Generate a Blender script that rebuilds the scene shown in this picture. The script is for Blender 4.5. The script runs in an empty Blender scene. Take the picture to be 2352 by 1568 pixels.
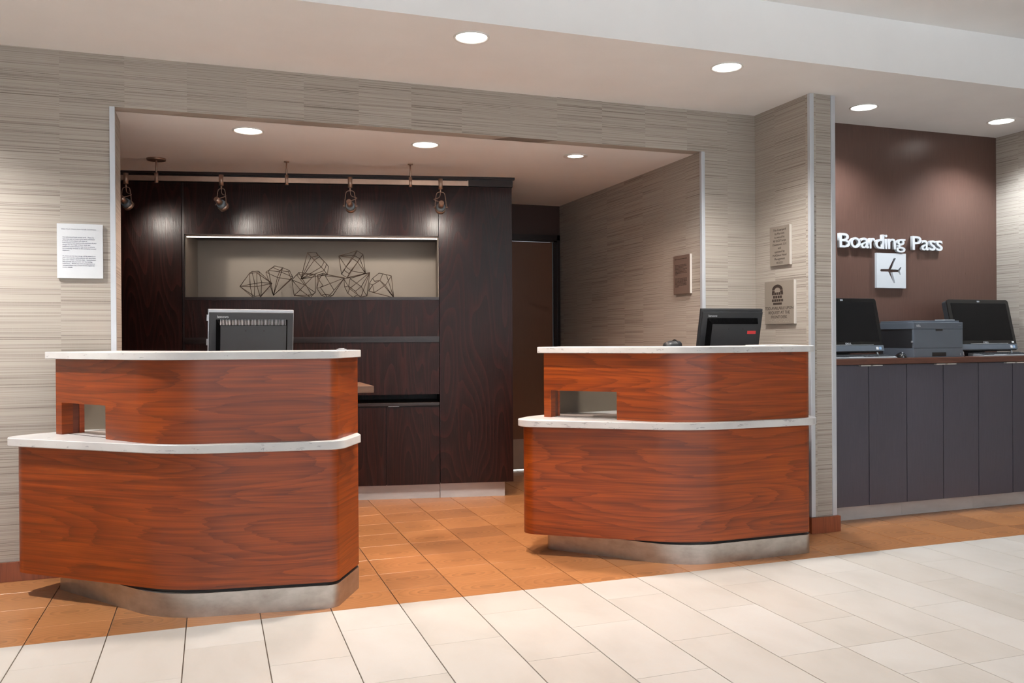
import bpy, bmesh, math, random
from mathutils import Matrix, Vector
random.seed(7)
PI = math.pi
sc = bpy.context.scene
C = sc.collection

# ------------------------------------------------------------------ camera
YAW, PITCH, ROLL, FPX, EYE = 19.37656, -0.19185, -0.38110, 1963.72, 1.2
cam_d = bpy.data.cameras.new('camera')
cam_d.sensor_fit = 'HORIZONTAL'
cam_d.sensor_width = 36.0
cam_d.lens = FPX / 2352 * 36.0
cam_d.clip_start = 0.05
cam = bpy.data.objects.new('camera', cam_d)
C.objects.link(cam)
_y, _p, _r = map(math.radians, (YAW, PITCH, ROLL))
_F = Vector((math.sin(_y) * math.cos(_p), math.cos(_y) * math.cos(_p), math.sin(_p)))
_R = Vector((math.cos(_y), -math.sin(_y), 0))
_U = _R.cross(_F)
_Rr = math.cos(_r) * _R + math.sin(_r) * _U
_Ur = -math.sin(_r) * _R + math.cos(_r) * _U
cam.matrix_world = Matrix(((_Rr.x, _Ur.x, -_F.x, 0), (_Rr.y, _Ur.y, -_F.y, 0), (_Rr.z, _Ur.z, -_F.z, EYE), (0, 0, 0, 1)))
sc.camera = cam

# ------------------------------------------------------------------ world, daylight, exposure
w = bpy.data.worlds.new('sky')
sc.world = w
w.use_nodes = True
w.node_tree.nodes['Background'].inputs[0].default_value = (0.86, 0.93, 1.0, 1)
w.node_tree.nodes['Background'].inputs[1].default_value = 0.6
sc.view_settings.view_transform = 'Standard'
sc.view_settings.look = 'None'
sc.view_settings.gamma = 1.0
sc.view_settings.use_curve_mapping = False
sc.view_settings.exposure = 0.22
sc.cycles.use_denoising = True
sc.cycles.max_bounces = 5
sc.cycles.diffuse_bounces = 4
sc.cycles.glossy_bounces = 3
sc.cycles.use_adaptive_sampling = True
sc.cycles.adaptive_threshold = 0.15
sc.cycles.use_light_tree = False
sc.cycles.sample_clamp_indirect = 6.0

DAY = 36.0           # daylight through the lobby's glass front, behind the photographer
LOBBY = 12.0         # each recessed lamp in the lobby's upper ceiling
FRONT = 160.0         # recessed lamps in the soffit
ALC = 98.0           # recessed lamps in the desk alcove (warm)
UPL = 150.0          # upward fill of each added, unseen pendant in the lobby
TRK = 13.0           # track spots

def area_light(name, loc, rot, sx, sy, energy, col):
    l = bpy.data.lights.new(name, 'AREA'); l.shape = 'RECTANGLE'; l.size = sx; l.size_y = sy
    l.energy = energy; l.color = col
    o = bpy.data.objects.new(name, l); C.objects.link(o); o.location = loc; o.rotation_euler = rot
    return o
# daylight standing in the three bays of the glazed lobby front (Y = -4.4), shining into the room
for bx in (-2.6, 0.8, 4.2):
    area_light('window_daylight', (bx, -4.30, 1.45), (PI / 2, 0, 0), 3.0, 2.3, DAY, (0.86, 0.94, 1.0))

# ------------------------------------------------------------------ material helpers
MATS = {}
def srgb(r, g, b):
    f = lambda c: (c / 12.92 if c <= 0.04045 else ((c + 0.055) / 1.055) ** 2.4)
    return (f(r / 255), f(g / 255), f(b / 255), 1)
class NT:
    def __init__(s, name):
        s.m = bpy.data.materials.new(name); s.m.use_nodes = True
        s.t = s.m.node_tree; s.b = s.t.nodes['Principled BSDF']; MATS[name] = s.m
    def n(s, ty, ins=None, **kw):
        nd = s.t.nodes.new(ty)
        for k, v in kw.items(): setattr(nd, k, v)
        for k, v in (ins or {}).items():
            if isinstance(v, bpy.types.NodeSocket): s.t.links.new(v, nd.inputs[k])
            else: nd.inputs[k].default_value = v
        return nd
    def math(s, op, a, b=0.0, c=None):
        d = {0: a, 1: b}
        if c is not None: d[2] = c
        return s.n('ShaderNodeMath', d, operation=op).outputs[0]
    def ramp(s, fac, stops):
        r = s.n('ShaderNodeValToRGB', {0: fac}); e = r.color_ramp.elements
        while len(e) < len(stops): e.new(0.5)
        for x, (p, c) in zip(e, stops): x.position = p; x.color = c
        return r.outputs[0]
    def mix(s, fac, a, b, blend='MIX'):
        nd = s.n('ShaderNodeMix', data_type='RGBA', blend_type=blend)
        for i, v in ((0, fac), (6, a), (7, b)):
            if isinstance(v, bpy.types.NodeSocket): s.t.links.new(v, nd.inputs[i])
            else: nd.inputs[i].default_value = v
        return nd.outputs[2]
    def noise(s, vec, scale, detail=2.0, rough=0.5, dist=0.0):
        return s.n('ShaderNodeTexNoise', {'Vector': vec, 'Scale': scale, 'Detail': detail, 'Roughness': rough, 'Distortion': dist}).outputs[0]
    def mapv(s, vec, sc_=(1, 1, 1), loc=(0, 0, 0)):
        return s.n('ShaderNodeMapping', {'Vector': vec, 'Scale': sc_, 'Location': loc}).outputs[0]
    def out(s, col=None, rough=0.5, metal=0.0, bump=None, bstr=0.1, bdist=0.01, spec=0.5, coat=0.0, emit=None, estr=0.0):
        B = s.b
        def put(k, v):
            if isinstance(v, bpy.types.NodeSocket): s.t.links.new(v, B.inputs[k])
            else: B.inputs[k].default_value = v
        if col is not None: put('Base Color', col)
        put('Roughness', rough); put('Metallic', metal); put('Specular IOR Level', spec); put('Coat Weight', coat)
        if coat: put('Coat Roughness', 0.12)
        if bump is not None:
            bn = s.n('ShaderNodeBump', {'Height': bump, 'Strength': bstr, 'Distance': bdist}).outputs[0]
            s.t.links.new(bn, B.inputs['Normal'])
        if emit is not None:
            B.inputs['Emission Color'].default_value = emit; B.inputs['Emission Strength'].default_value = estr
        return s.m
def plain(name, col, rough=0.5, metal=0.0, spec=0.5, var=0.06, scale=9.0, coat=0.0):
    t = NT(name)
    g = t.n('ShaderNodeNewGeometry').outputs['Position']
    nz = t.noise(g, scale, 3.0)
    a = tuple(c * (1 - var) for c in col[:3]) + (1,); b = tuple(min(1, c * (1 + var)) for c in col[:3]) + (1,)
    return t.out(t.ramp(nz, [(0.3, a), (0.7, b)]), rough, metal, spec=spec, coat=coat)

# --- cherry veneer with long horizontal cathedral grain: UV u runs along the panel, v up
def veneer(name, dark, mid, light, useed=0.0, rough=0.35, vertical=False):
    t = NT(name)
    uv = t.n('ShaderNodeUVMap').outputs[0]
    if vertical:
        uv = t.n('ShaderNodeVectorRotate', {'Vector': uv, 'Angle': PI / 2}, rotation_type='Z_AXIS').outputs[0]
    base = t.mapv(uv, (0.62, 4.2, 1), (useed, useed * 1.7, useed))
    hill = t.noise(base, 1.0, 1.2, 0.45, 0.25)
    ph = t.math('MULTIPLY', hill, 17.0)
    fine = t.noise(t.mapv(uv, (2.2, 150, 1), (useed, 0, 0)), 1.0, 3.0, 0.6)
    mid_n = t.noise(t.mapv(uv, (1.0, 44, 1), (useed, 0, 0)), 1.0, 3.0, 0.55)
    ph2 = t.math('ADD', ph, t.math('MULTIPLY', mid_n, 0.9))
    saw = t.math('FRACT', ph2)
    lines = t.math('POWER', saw, 2.6)
    f = t.math('ADD', t.math('MULTIPLY', lines, 0.15), t.math('MULTIPLY', fine, 0.34))
    f = t.math('ADD', f, t.math('MULTIPLY', mid_n, 0.52))
    col = t.ramp(f, [(0.26, light), (0.50, mid), (0.80, dark)])
    blot = t.noise(t.mapv(uv, (2.0, 2.4, 1), (useed + 3, 0, 0)), 1.0, 2.0)
    col = t.mix(t.math('MULTIPLY', t.math('SUBTRACT', blot, 0.42), 0.9), col, dark)
    return t.out(col, rough, coat=0.04)
veneer('cherry_veneer', srgb(66, 24, 7), srgb(120, 48, 9), srgb(160, 72, 14), 0.0)
veneer('cherry_veneer_two', srgb(68, 25, 7), srgb(124, 50, 9), srgb(166, 77, 14), 5.3)
veneer('cherry_edge', srgb(96, 38, 16), srgb(150, 62, 26), srgb(182, 86, 40), 9.1)
veneer('jamb_brown', srgb(70, 30, 20), srgb(98, 46, 32), srgb(112, 54, 38), 2.2)
veneer('baseboard_wood', srgb(84, 40, 22), srgb(128, 66, 40), srgb(146, 80, 50), 4.0, 0.4, True)
veneer('laminate_brown', srgb(62, 36, 28), srgb(92, 58, 46), srgb(112, 72, 58), 6.0, 0.4)
veneer('walnut_shelf', srgb(58, 38, 26), srgb(80, 55, 38), srgb(92, 64, 44), 6.5, 0.5)

# --- espresso oak, vertical grain with open pores that catch the light
def espresso(name, c0, c1, rough=0.33, vert=True, bs=0.22, spec=0.5, la=0.3):
    t = NT(name)
    uv = t.n('ShaderNodeUVMap').outputs[0]
    if vert:
        uv = t.n('ShaderNodeVectorRotate', {'Vector': uv, 'Angle': PI / 2}, rotation_type='Z_AXIS').outputs[0]
    hill = t.noise(t.mapv(uv, (0.55, 4.2, 1)), 1.0, 1.0, 0.4, 0.2)
    saw = t.math('FRACT', t.math('MULTIPLY', hill, 24.0))
    line = t.math('POWER', saw, 3.0)
    pore = t.noise(t.mapv(uv, (7.0, 210, 1)), 1.0, 2.0, 0.6)
    h = t.math('ADD', t.math('MULTIPLY', line, la), t.math('MULTIPLY', pore, 0.75))
    col = t.ramp(h, [(0.25, c0), (0.75, c1)])
    rr = t.math('ADD', rough - 0.06, t.math('MULTIPLY', pore, 0.14))
    return t.out(col, rr, bump=h, bstr=bs, bdist=0.002, spec=spec)
espresso('espresso_oak', srgb(20, 8, 6), srgb(44, 18, 14), 0.33, bs=0.4, spec=0.22, la=0.42)
espresso('espresso_trim', srgb(22, 13, 12), srgb(38, 23, 20), 0.30, False, 0.08)
espresso('nook_panel', srgb(80, 58, 51), srgb(96, 71, 62), 0.30, True, 0.02, la=0.02)
espresso('cool_sheen_laminate', srgb(70, 68, 78), srgb(80, 78, 89), 0.42, True, 0.02, la=0.02)  # dark espresso doors, cool window reflection put into the base colour
espresso('door_brown', srgb(96, 62, 40), srgb(106, 69, 45), 0.45, True, 0.03, la=0.02)

# --- woven wallcovering: fine horizontal strands of uneven thickness in narrow drops
def wallcover(name, c_hi, c_mid, c_lo):
    t = NT(name)
    pos = t.n('ShaderNodeNewGeometry').outputs['Position']
    s3 = t.n('ShaderNodeSeparateXYZ', {0: pos})
    run = t.math('ADD', s3.outputs[0], s3.outputs[1])
    drop = t.math('FLOOR', t.math('DIVIDE', t.math('ADD', run, 0.11), 0.3048))
    rnd = t.n('ShaderNodeTexWhiteNoise', {'W': drop}, noise_dimensions='1D').outputs[0]
    zz = t.math('ADD', s3.outputs[2], t.math('MULTIPLY', rnd, 7.31))
    def strand(freq, along, seed, detail=1.0):
        v = t.n('ShaderNodeCombineXYZ', {0: t.math('MULTIPLY', run, along), 1: t.math('MULTIPLY', zz, freq), 2: seed}).outputs[0]
        return t.noise(v, 1.0, detail, 0.55)
    a = strand(225, 0.6, 1.0, 0.0); b = strand(420, 1.2, 2.0, 0.0); c = strand(34, 0.3, 3.0, 0.0)
    weft = t.noise(t.n('ShaderNodeCombineXYZ', {0: t.math('MULTIPLY', run, 420), 1: t.math('MULTIPLY', zz, 14), 2: 0.0}).outputs[0], 1.0, 1.0)
    f = t.math('ADD', t.math('MULTIPLY', a, 0.55), t.math('MULTIPLY', b, 0.45))
    f = t.math('ADD', f, t.math('MULTIPLY', t.math('SUBTRACT', c, 0.5), 0.05))
    col = t.ramp(f, [(0.30, c_lo), (0.43, c_mid), (0.56, c_hi)])
    col = t.mix(t.math('MULTIPLY', t.math('GREATER_THAN', weft, 0.62), 0.20), col, c_hi)
    shade = t.math('ADD', 0.95, t.math('MULTIPLY', rnd, 0.07))
    col = t.mix(1.0, col, t.n('ShaderNodeCombineColor', {0: shade, 1: shade, 2: shade}).outputs[0], 'MULTIPLY')
    return t.out(col, 0.62, spec=0.3)
wallcover('wallcovering', srgb(172, 164, 155), srgb(157, 148, 139), srgb(118, 109, 101))

t = NT('ceiling_paint'); g = t.n('ShaderNodeNewGeometry').outputs['Position']
t.out(t.ramp(t.noise(g, 3.0, 4.0), [(0.3, srgb(238, 238, 238)), (0.7, srgb(242, 242, 242))]), 0.75, spec=0.2)
plain('fascia_paint', srgb(204, 206, 202), 0.7, spec=0.2, var=0.01)
plain('lobby_paint', srgb(205, 198, 188), 0.8, spec=0.2, var=0.02)
plain('alcove_dark_paint', srgb(58, 38, 32), 0.6, var=0.04)
plain('niche_paint', srgb(146, 134, 122), 0.6, var=0.03, scale=2.0)
plain('desk_liner_grey', srgb(112, 102, 88), 0.55, var=0.03)
plain('aluminium_trim', srgb(196, 200, 206), 0.42, 0.35, var=0.02)
plain('dark_reveal', srgb(22, 16, 14), 0.6)
plain('sign_silver', srgb(205, 208, 212), 0.42, 0.1, var=0.01)
plain('sign_taupe', srgb(138, 128, 118), 0.40, 0.15, var=0.02)
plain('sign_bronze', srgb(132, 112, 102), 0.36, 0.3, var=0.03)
plain('sign_edge', srgb(222, 218, 212), 0.35, 0.3, var=0.01)
plain('print_brown', srgb(46, 33, 26), 0.6)
plain('print_navy', srgb(58, 58, 92), 0.6)
plain('braille_dot', srgb(190, 180, 168), 0.4)
plain('letter_white', srgb(190, 194, 199), 0.35, spec=0.5, var=0.01)
plain('black_plastic', srgb(38, 40, 43), 0.45, var=0.05)
plain('black_gloss', srgb(16, 18, 20), 0.10, var=0.02, coat=0.4)
plain('screen_off', srgb(16, 16, 17), 0.35, spec=0.15, var=0.01)
plain('slate_plastic', srgb(88, 96, 106), 0.5, var=0.03)
plain('grey_plastic', srgb(132, 136, 140), 0.45, var=0.03)
plain('key_grey', srgb(74, 77, 82), 0.5)
plain('silver_bezel', srgb(178, 182, 188), 0.3, 0.6, var=0.03)
plain('handle_nickel', srgb(214, 212, 208), 0.35, 0.2)
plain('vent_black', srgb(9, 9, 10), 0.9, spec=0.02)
plain('white_label', srgb(226, 228, 230), 0.5)
plain('red_label', srgb(196, 52, 54), 0.5)
plain('blue_sticker', srgb(150, 180, 214), 0.4)
plain('paper_white', srgb(232, 230, 226), 0.8)
plain('bronze_metal', srgb(172, 146, 130), 0.36, 0.8, var=0.05, scale=30)
plain('wire_bronze', srgb(84, 66, 54), 0.4, 0.6, var=0.05)
plain('door_plate', srgb(150, 132, 120), 0.4, 0.4)
plain('glass_grey', srgb(120, 132, 140), 0.1)

t = NT('brushed_steel'); g = t.n('ShaderNodeUVMap').outputs[0]
br = t.noise(t.mapv(g, (3, 90, 1)), 1.0, 3.0); sm = t.noise(t.mapv(g, (9, 16, 1)), 1.0, 4.0, 0.6)
t.out(t.ramp(sm, [(0.3, srgb(160, 152, 145)), (0.7, srgb(190, 184, 178))]), t.math('ADD', 0.24, t.math('MULTIPLY', sm, 0.22)), 0.9, bump=br, bstr=0.03, bdist=0.002)
t = NT('satin_kick'); g = t.n('ShaderNodeUVMap').outputs[0]
sm = t.noise(t.mapv(g, (3, 9, 1)), 1.0, 4.0, 0.6)
t.out(t.ramp(sm, [(0.3, srgb(176, 174, 174)), (0.7, srgb(198, 196, 196))]), 0.36, 0.15)

t = NT('white_quartz'); g = t.n('ShaderNodeNewGeometry').outputs['Position']
v1 = t.noise(t.mapv(g, (16, 16, 70)), 1.0, 3.0, 0.6, 0.6); v2 = t.noise(t.mapv(g, (70, 70, 210)), 1.0, 2.0)
fl = t.math('MULTIPLY', t.math('GREATER_THAN', v1, 0.635), t.math('GREATER_THAN', v2, 0.46))
cl = t.noise(g, 5.0, 3.0)
col = t.ramp(cl, [(0.3, srgb(190, 187, 187)), (0.7, srgb(206, 205, 204))])
t.out(t.mix(t.math('MULTIPLY', fl, 0.55), col, srgb(120, 116, 122)), 0.28)

# --- floor tiles: each tile carries a random seed in its object colour-free "Object Info" random
def tile_white():
    t = NT('cream_tile')
    pos = t.n('ShaderNodeNewGeometry').outputs['Position']
    r = t.n('ShaderNodeObjectInfo').outputs['Random']
    off = t.n('ShaderNodeCombineXYZ', {0: t.math('MULTIPLY', r, 37.0), 1: t.math('MULTIPLY', r, 11.0), 2: 0.0}).outputs[0]
    p = t.n('ShaderNodeVectorMath', {0: pos, 1: off}, operation='ADD').outputs[0]
    c = t.noise(t.mapv(p, (4, 2.2, 1)), 1.0, 5.0, 0.6, 0.4)
    v = t.noise(t.mapv(p, (5, 9, 1)), 1.0, 6.0, 0.65, 1.4)
    vein = t.math('LESS_THAN', t.math('ABSOLUTE', t.math('SUBTRACT', v, 0.5)), 0.006)
    col = t.ramp(c, [(0.28, srgb(166, 161, 154)), (0.5, srgb(180, 175, 169)), (0.75, srgb(187, 184, 180))])
    tint = t.ramp(r, [(0.0, srgb(178, 171, 162)), (1.0, srgb(194, 191, 187))])
    col = t.mix(0.4, col, tint)
    col = t.mix(t.math('MULTIPLY', vein, 0.20), col, srgb(190, 172, 152))
    t.out(col, t.math('ADD', 0.30, t.math('MULTIPLY', c, 0.15)), spec=0.4)
tile_white()
def tile_wood():
    t = NT('wood_tile')
    tc = t.n('ShaderNodeTexCoord').outputs['Object']
    r = t.n('ShaderNodeObjectInfo').outputs['Random']
    cx = t.math('MULTIPLY', t.math('SUBTRACT', t.n('ShaderNodeTexWhiteNoise', {'W': t.math('MULTIPLY', r, 91.0)}, noise_dimensions='1D').outputs[0], 0.5), 0.26)
    cy = t.math('MULTIPLY', t.math('SUBTRACT', t.n('ShaderNodeTexWhiteNoise', {'W': t.math('MULTIPLY', r, 57.0)}, noise_dimensions='1D').outputs[0], 0.5), 0.16)
    p = t.n('ShaderNodeVectorMath', {0: tc, 1: t.n('ShaderNodeCombineXYZ', {0: cx, 1: cy, 2: t.math('MULTIPLY', r, 20.0)}).outputs[0]}, operation='ADD').outputs[0]
    s3 = t.n('ShaderNodeSeparateXYZ', {0: p})
    wob = t.noise(t.mapv(p, (5, 5, 1)), 1.0, 2.0, 0.5)
    x2 = t.math('POWER', t.math('ABSOLUTE', t.math('MULTIPLY', s3.outputs[0], 0.62)), 2.0)
    y2 = t.math('POWER', t.math('ABSOLUTE', t.math('MULTIPLY', s3.outputs[1], 1.25)), 2.0)
    d = t.math('ADD', t.math('SQRT', t.math('ADD', x2, y2)), t.math('MULTIPLY', wob, 0.06))
    ring = t.math('FRACT', t.math('MULTIPLY', d, 36.0))
    ring = t.math('POWER', ring, 2.0)
    fade = t.math('SUBTRACT', 1.0, t.math('MULTIPLY', d, 3.0))
    grain = t.noise(t.mapv(p, (14, 90, 1)), 1.0, 3.0)
    f = t.math('ADD', t.math('MULTIPLY', t.math('MULTIPLY', ring, 0.48), t.math('MAXIMUM', fade, 0.3)), t.math('MULTIPLY', grain, 0.40))
    col = t.ramp(f, [(0.12, srgb(172, 120, 77)), (0.35, srgb(154, 102, 63)), (0.65, srgb(98, 60, 36))])
    tint = t.ramp(r, [(0.0, srgb(106, 74, 52)), (0.35, srgb(154, 104, 64)), (1.0, srgb(176, 122, 76))])
    col = t.mix(0.34, col, tint)
    knot = t.math('SUBTRACT', 1.0, t.math('MULTIPLY', d, 16.0))
    col = t.mix(t.math('MULTIPLY', t.math('MAXIMUM', knot, 0.0), 0.8), col, srgb(104, 62, 40))
    t.out(col, 0.30, spec=0.45)
tile_wood()
plain('grout', srgb(98, 84, 72), 0.9, var=0.05)

t = NT('lamp_lens'); t.out((1, 1, 1, 1), 0.5, emit=(1, 0.97, 0.93, 1), estr=9.0)
t = NT('lamp_lens_warm'); t.out((1, 1, 1, 1), 0.5, emit=(1, 0.90, 0.76, 1), estr=9.0)
t = NT('led_lens'); t.out((1, 1, 1, 1), 0.5, emit=(1, 0.95, 0.86, 1), estr=2.2)
plain('lamp_ring', srgb(222, 220, 216), 0.45)
t = NT('door_gap_light'); t.out((1, 1, 1, 1), 0.5, emit=(0.95, 1, 0.95, 1), estr=1.0)
for _k in ('lamp_lens', 'lamp_lens_warm', 'led_lens', 'door_gap_light'): MATS[_k].cycles.emission_sampling = 'NONE'

# ------------------------------------------------------------------ object helpers
def tag(o, label=None, cat=None, group=None, kind=None):
    if label: o['label'] = label
    if cat: o['category'] = cat
    if group: o['group'] = group
    if kind: o['kind'] = kind
    return o
def thing(name, label, cat, loc=(0, 0, 0), rotz=0.0, group=None):
    o = bpy.data.objects.new(name, None); C.objects.link(o)
    o.empty_display_size = 0.05
    o.location = loc; o.rotation_euler = (0, 0, rotz)
    return tag(o, label, cat, group)
def obj(name, bm, mat, parent=None, smooth=False, label=None):
    me = bpy.data.meshes.new(name)
    bm.normal_update(); bm.to_mesh(me); bm.free()
    me.materials.append(MATS[mat])
    if smooth:
        for p in me.polygons: p.use_smooth = True
    o = bpy.data.objects.new(name, me); C.objects.link(o)
    if parent: o.parent = parent
    if label: o['label'] = label
    return o
def struct(name, bm, mat, **k):
    return tag(obj(name, bm, mat, **k), kind='structure')
def uvl(bm): return bm.loops.layers.uv.verify()
def box(bm, x0, x1, y0, y1, z0, z1, mtx=None):
    """box with world-scaled box-projected UVs"""
    L = uvl(bm)
    P = [Vector((x, y, z)) for x in (x0, x1) for y in (y0, y1) for z in (z0, z1)]
    V = [bm.verts.new(mtx @ p if mtx else p) for p in P]
    for ids, ax in (((0, 1, 3, 2), 0), ((4, 6, 7, 5), 0), ((0, 4, 5, 1), 1), ((2, 3, 7, 6), 1), ((0, 2, 6, 4), 2), ((1, 5, 7, 3), 2)):
        f = bm.faces.new([V[i] for i in ids])
        for lp, i in zip(f.loops, ids):
            p = P[i]
            lp[L].uv = (p.y, p.z) if ax == 0 else ((p.x, p.z) if ax == 1 else (p.x, p.y))
    return bm
def nb(): return bmesh.new()
def B(x0, x1, y0, y1, z0, z1, bev=0.0, mtx=None):
    bm = nb(); box(bm, x0, x1, y0, y1, z0, z1)
    if bev: bmesh.ops.bevel(bm, geom=bm.edges[:], offset=bev, segments=2, affect='EDGES', profile=0.6)
    if mtx: bm.transform(mtx)
    return bm
def cyl(bm, p0, p1, r0, r1=None, n=16, caps=True):
    r1 = r0 if r1 is None else r1
    p0, p1 = Vector(p0), Vector(p1); d = (p1 - p0).normalized()
    a = d.orthogonal().normalized(); b = d.cross(a)
    r = lambda p, rr: [bm.verts.new(p + (a * math.cos(2 * PI * i / n) + b * math.sin(2 * PI * i / n)) * rr) for i in range(n)]
    A, Bv = r(p0, r0), r(p1, r1)
    for i in range(n): bm.faces.new((A[i], A[(i + 1) % n], Bv[(i + 1) % n], Bv[i])).smooth = True
    if caps: bm.faces.new(A[::-1]); bm.faces.new(Bv)
    return bm
def tube(bm, pts, r, n=6):
    for a, b in zip(pts, pts[1:]): cyl(bm, a, b, r, n=n)
    return bm
def curve_pts(pts, k=6):
    """Catmull-Rom through pts"""
    P = [Vector(p) for p in pts]; P = [P[0] * 2 - P[1]] + P + [P[-1] * 2 - P[-2]]; out = []
    for i in range(1, len(P) - 2):
        for j in range(k):
            t_ = j / k
            out.append(0.5 * ((2 * P[i]) + (P[i + 1] - P[i - 1]) * t_ + (2 * P[i - 1] - 5 * P[i] + 4 * P[i + 1] - P[i + 2]) * t_ ** 2 + (3 * P[i] - P[i - 1] - 3 * P[i + 1] + P[i + 2]) * t_ ** 3))
    return out + [P[-2]]
def rounded(poly, rad, n=10):
    """round a CCW polygon's corners; rad: radius per corner"""
    out = []; N = len(poly)
    for i, (p, r) in enumerate(zip(poly, rad)):
        p = Vector(p); a = Vector(poly[i - 1]); b = Vector(poly[(i + 1) % N])
        if r <= 0: out.append(p); continue
        u, v = (a - p).normalized(), (b - p).normalized()
        ang = u.angle(v); tl = min(r / math.tan(ang / 2), 0.48 * min((a - p).length, (b - p).length)); r = tl * math.tan(ang / 2)
        c = p + (u + v).normalized() * (r / math.sin(ang / 2))
        s, e = p + u * tl - c, p + v * tl - c
        a0 = math.atan2(s.y, s.x); da = math.atan2(e.y, e.x) - a0
        while da > PI: da -= 2 * PI
        while da < -PI: da += 2 * PI
        for k in range(n + 1): out.append(c + Vector((math.cos(a0 + da * k / n), math.sin(a0 + da * k / n))) * r)
    return out
def offset_poly(poly, d):
    """push a CCW polygon outwards; d: distance per edge i (from vertex i to i+1)"""
    N = len(poly); lines = []
    for i in range(N):
        a, b = Vector(poly[i]), Vector(poly[(i + 1) % N]); t_ = (b - a).normalized(); n = Vector((t_.y, -t_.x))
        lines.append((a + n * d[i], t_))
    out = []
    for i in range(N):
        (p, u), (q, v) = lines[i - 1], lines[i]
        den = u.x * v.y - u.y * v.x
        if abs(den) < 1e-6: out.append(tuple(q)); continue
        s = ((q.x - p.x) * v.y - (q.y - p.y) * v.x) / den
        out.append(tuple(p + u * s))
    return out
def prism(bm, poly, z0, z1, bev=0.0):
    L = uvl(bm); poly = [Vector(p) for p in poly]; N = len(poly)
    a = [bm.verts.new((p.x, p.y, z0)) for p in poly]; b = [bm.verts.new((p.x, p.y, z1)) for p in poly]
    run = 0.0
    for i in range(N):
        j = (i + 1) % N; ln = (poly[j] - poly[i]).length
        f = bm.faces.new((a[i], a[j], b[j], b[i])); f.smooth = True
        for lp, uv in zip(f.loops, ((run, z0), (run + ln, z0), (run + ln, z1), (run, z1))): lp[L].uv = uv
        run += ln
    for ring in (a[::-1], b):
        f = bm.faces.new(ring)
        for lp in f.loops: lp[L].uv = (lp.vert.co.x, lp.vert.co.y)
    for e in bm.edges:
        if len(e.link_faces) == 2 and e.link_faces[0].normal.length and e.calc_face_angle(0) > 0.6: e.smooth = False
    bm.normal_update()
    for e in bm.edges:
        if len(e.link_faces) == 2 and e.calc_face_angle(0) > 0.6: e.smooth = False
    if bev:
        es = [e for e in bm.edges if abs(e.verts[0].co.z - e.verts[1].co.z) < 1e-6 and not e.smooth]
        bmesh.ops.bevel(bm, geom=es, offset=bev, segments=3, affect='EDGES', profile=0.5)
    return bm
def ribbon(outer, inner, zs, hole=lambda u0, u1, z0, z1: False):
    """thick wall between two equally long polylines, rows zs, cells cut where hole() says so"""
    bm = nb(); L = uvl(bm); n = len(outer); U = [0.0]
    for i in range(1, n): U.append(U[-1] + (Vector(outer[i]) - Vector(outer[i - 1])).length)
    O = [[bm.verts.new((p[0], p[1], z)) for z in zs] for p in outer]
    I = [[bm.verts.new((p[0], p[1], z)) for z in zs] for p in inner]
    on = lambda i, j: 0 <= i < n - 1 and 0 <= j < len(zs) - 1 and not hole(U[i], U[i + 1], zs[j], zs[j + 1])
    def q(vs, uvs):
        f = bm.faces.new(vs)
        for lp, uv in zip(f.loops, uvs): lp[L].uv = uv
        return f
    for i in range(n - 1):
        for j in range(len(zs) - 1):
            if not on(i, j): continue
            u0, u1, z0, z1 = U[i], U[i + 1], zs[j], zs[j + 1]
            q((O[i][j], O[i + 1][j], O[i + 1][j + 1], O[i][j + 1]), ((u0, z0), (u1, z0), (u1, z1), (u0, z1))).smooth = True
            q((I[i + 1][j], I[i][j], I[i][j + 1], I[i + 1][j + 1]), ((u1, z0), (u0, z0), (u0, z1), (u1, z1))).smooth = True
            if not on(i - 1, j): q((I[i][j], O[i][j], O[i][j + 1], I[i][j + 1]), ((u0, z0), (u0 + .1, z0), (u0 + .1, z1), (u0, z1)))
            if not on(i + 1, j): q((O[i + 1][j], I[i + 1][j], I[i + 1][j + 1], O[i + 1][j + 1]), ((u1, z0), (u1 + .1, z0), (u1 + .1, z1), (u1, z1)))
            if not on(i, j - 1): q((O[i][j], I[i][j], I[i + 1][j], O[i + 1][j]), ((u0, z0), (u0, z0 + .1), (u1, z0 + .1), (u1, z0)))
            if not on(i, j + 1): q((O[i + 1][j + 1], I[i + 1][j + 1], I[i][j + 1], O[i][j + 1]), ((u1, z1), (u1, z1 + .1), (u0, z1 + .1), (u0, z1)))
    bm.normal_update()
    for e in bm.edges:
        if len(e.link_faces) == 2 and e.calc_face_angle(0) > 0.6: e.smooth = False
    return bm
def text_mesh(body, ext=0.0004, off=0.0, bev=0.0, align='LEFT'):
    cu = bpy.data.curves.new('txt', 'FONT'); cu.body = body; cu.size = 1.0; cu.extrude = ext; cu.offset = off
    cu.bevel_depth = bev; cu.bevel_resolution = 2; cu.resolution_u = 3; cu.align_x = align
    o = bpy.data.objects.new('txt', cu); C.objects.link(o)
    bpy.context.view_layer.update()
    me = bpy.data.meshes.new_from_object(o.evaluated_get(bpy.context.evaluated_depsgraph_get()))
    bpy.data.objects.remove(o); bpy.data.curves.remove(cu)
    return me
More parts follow.
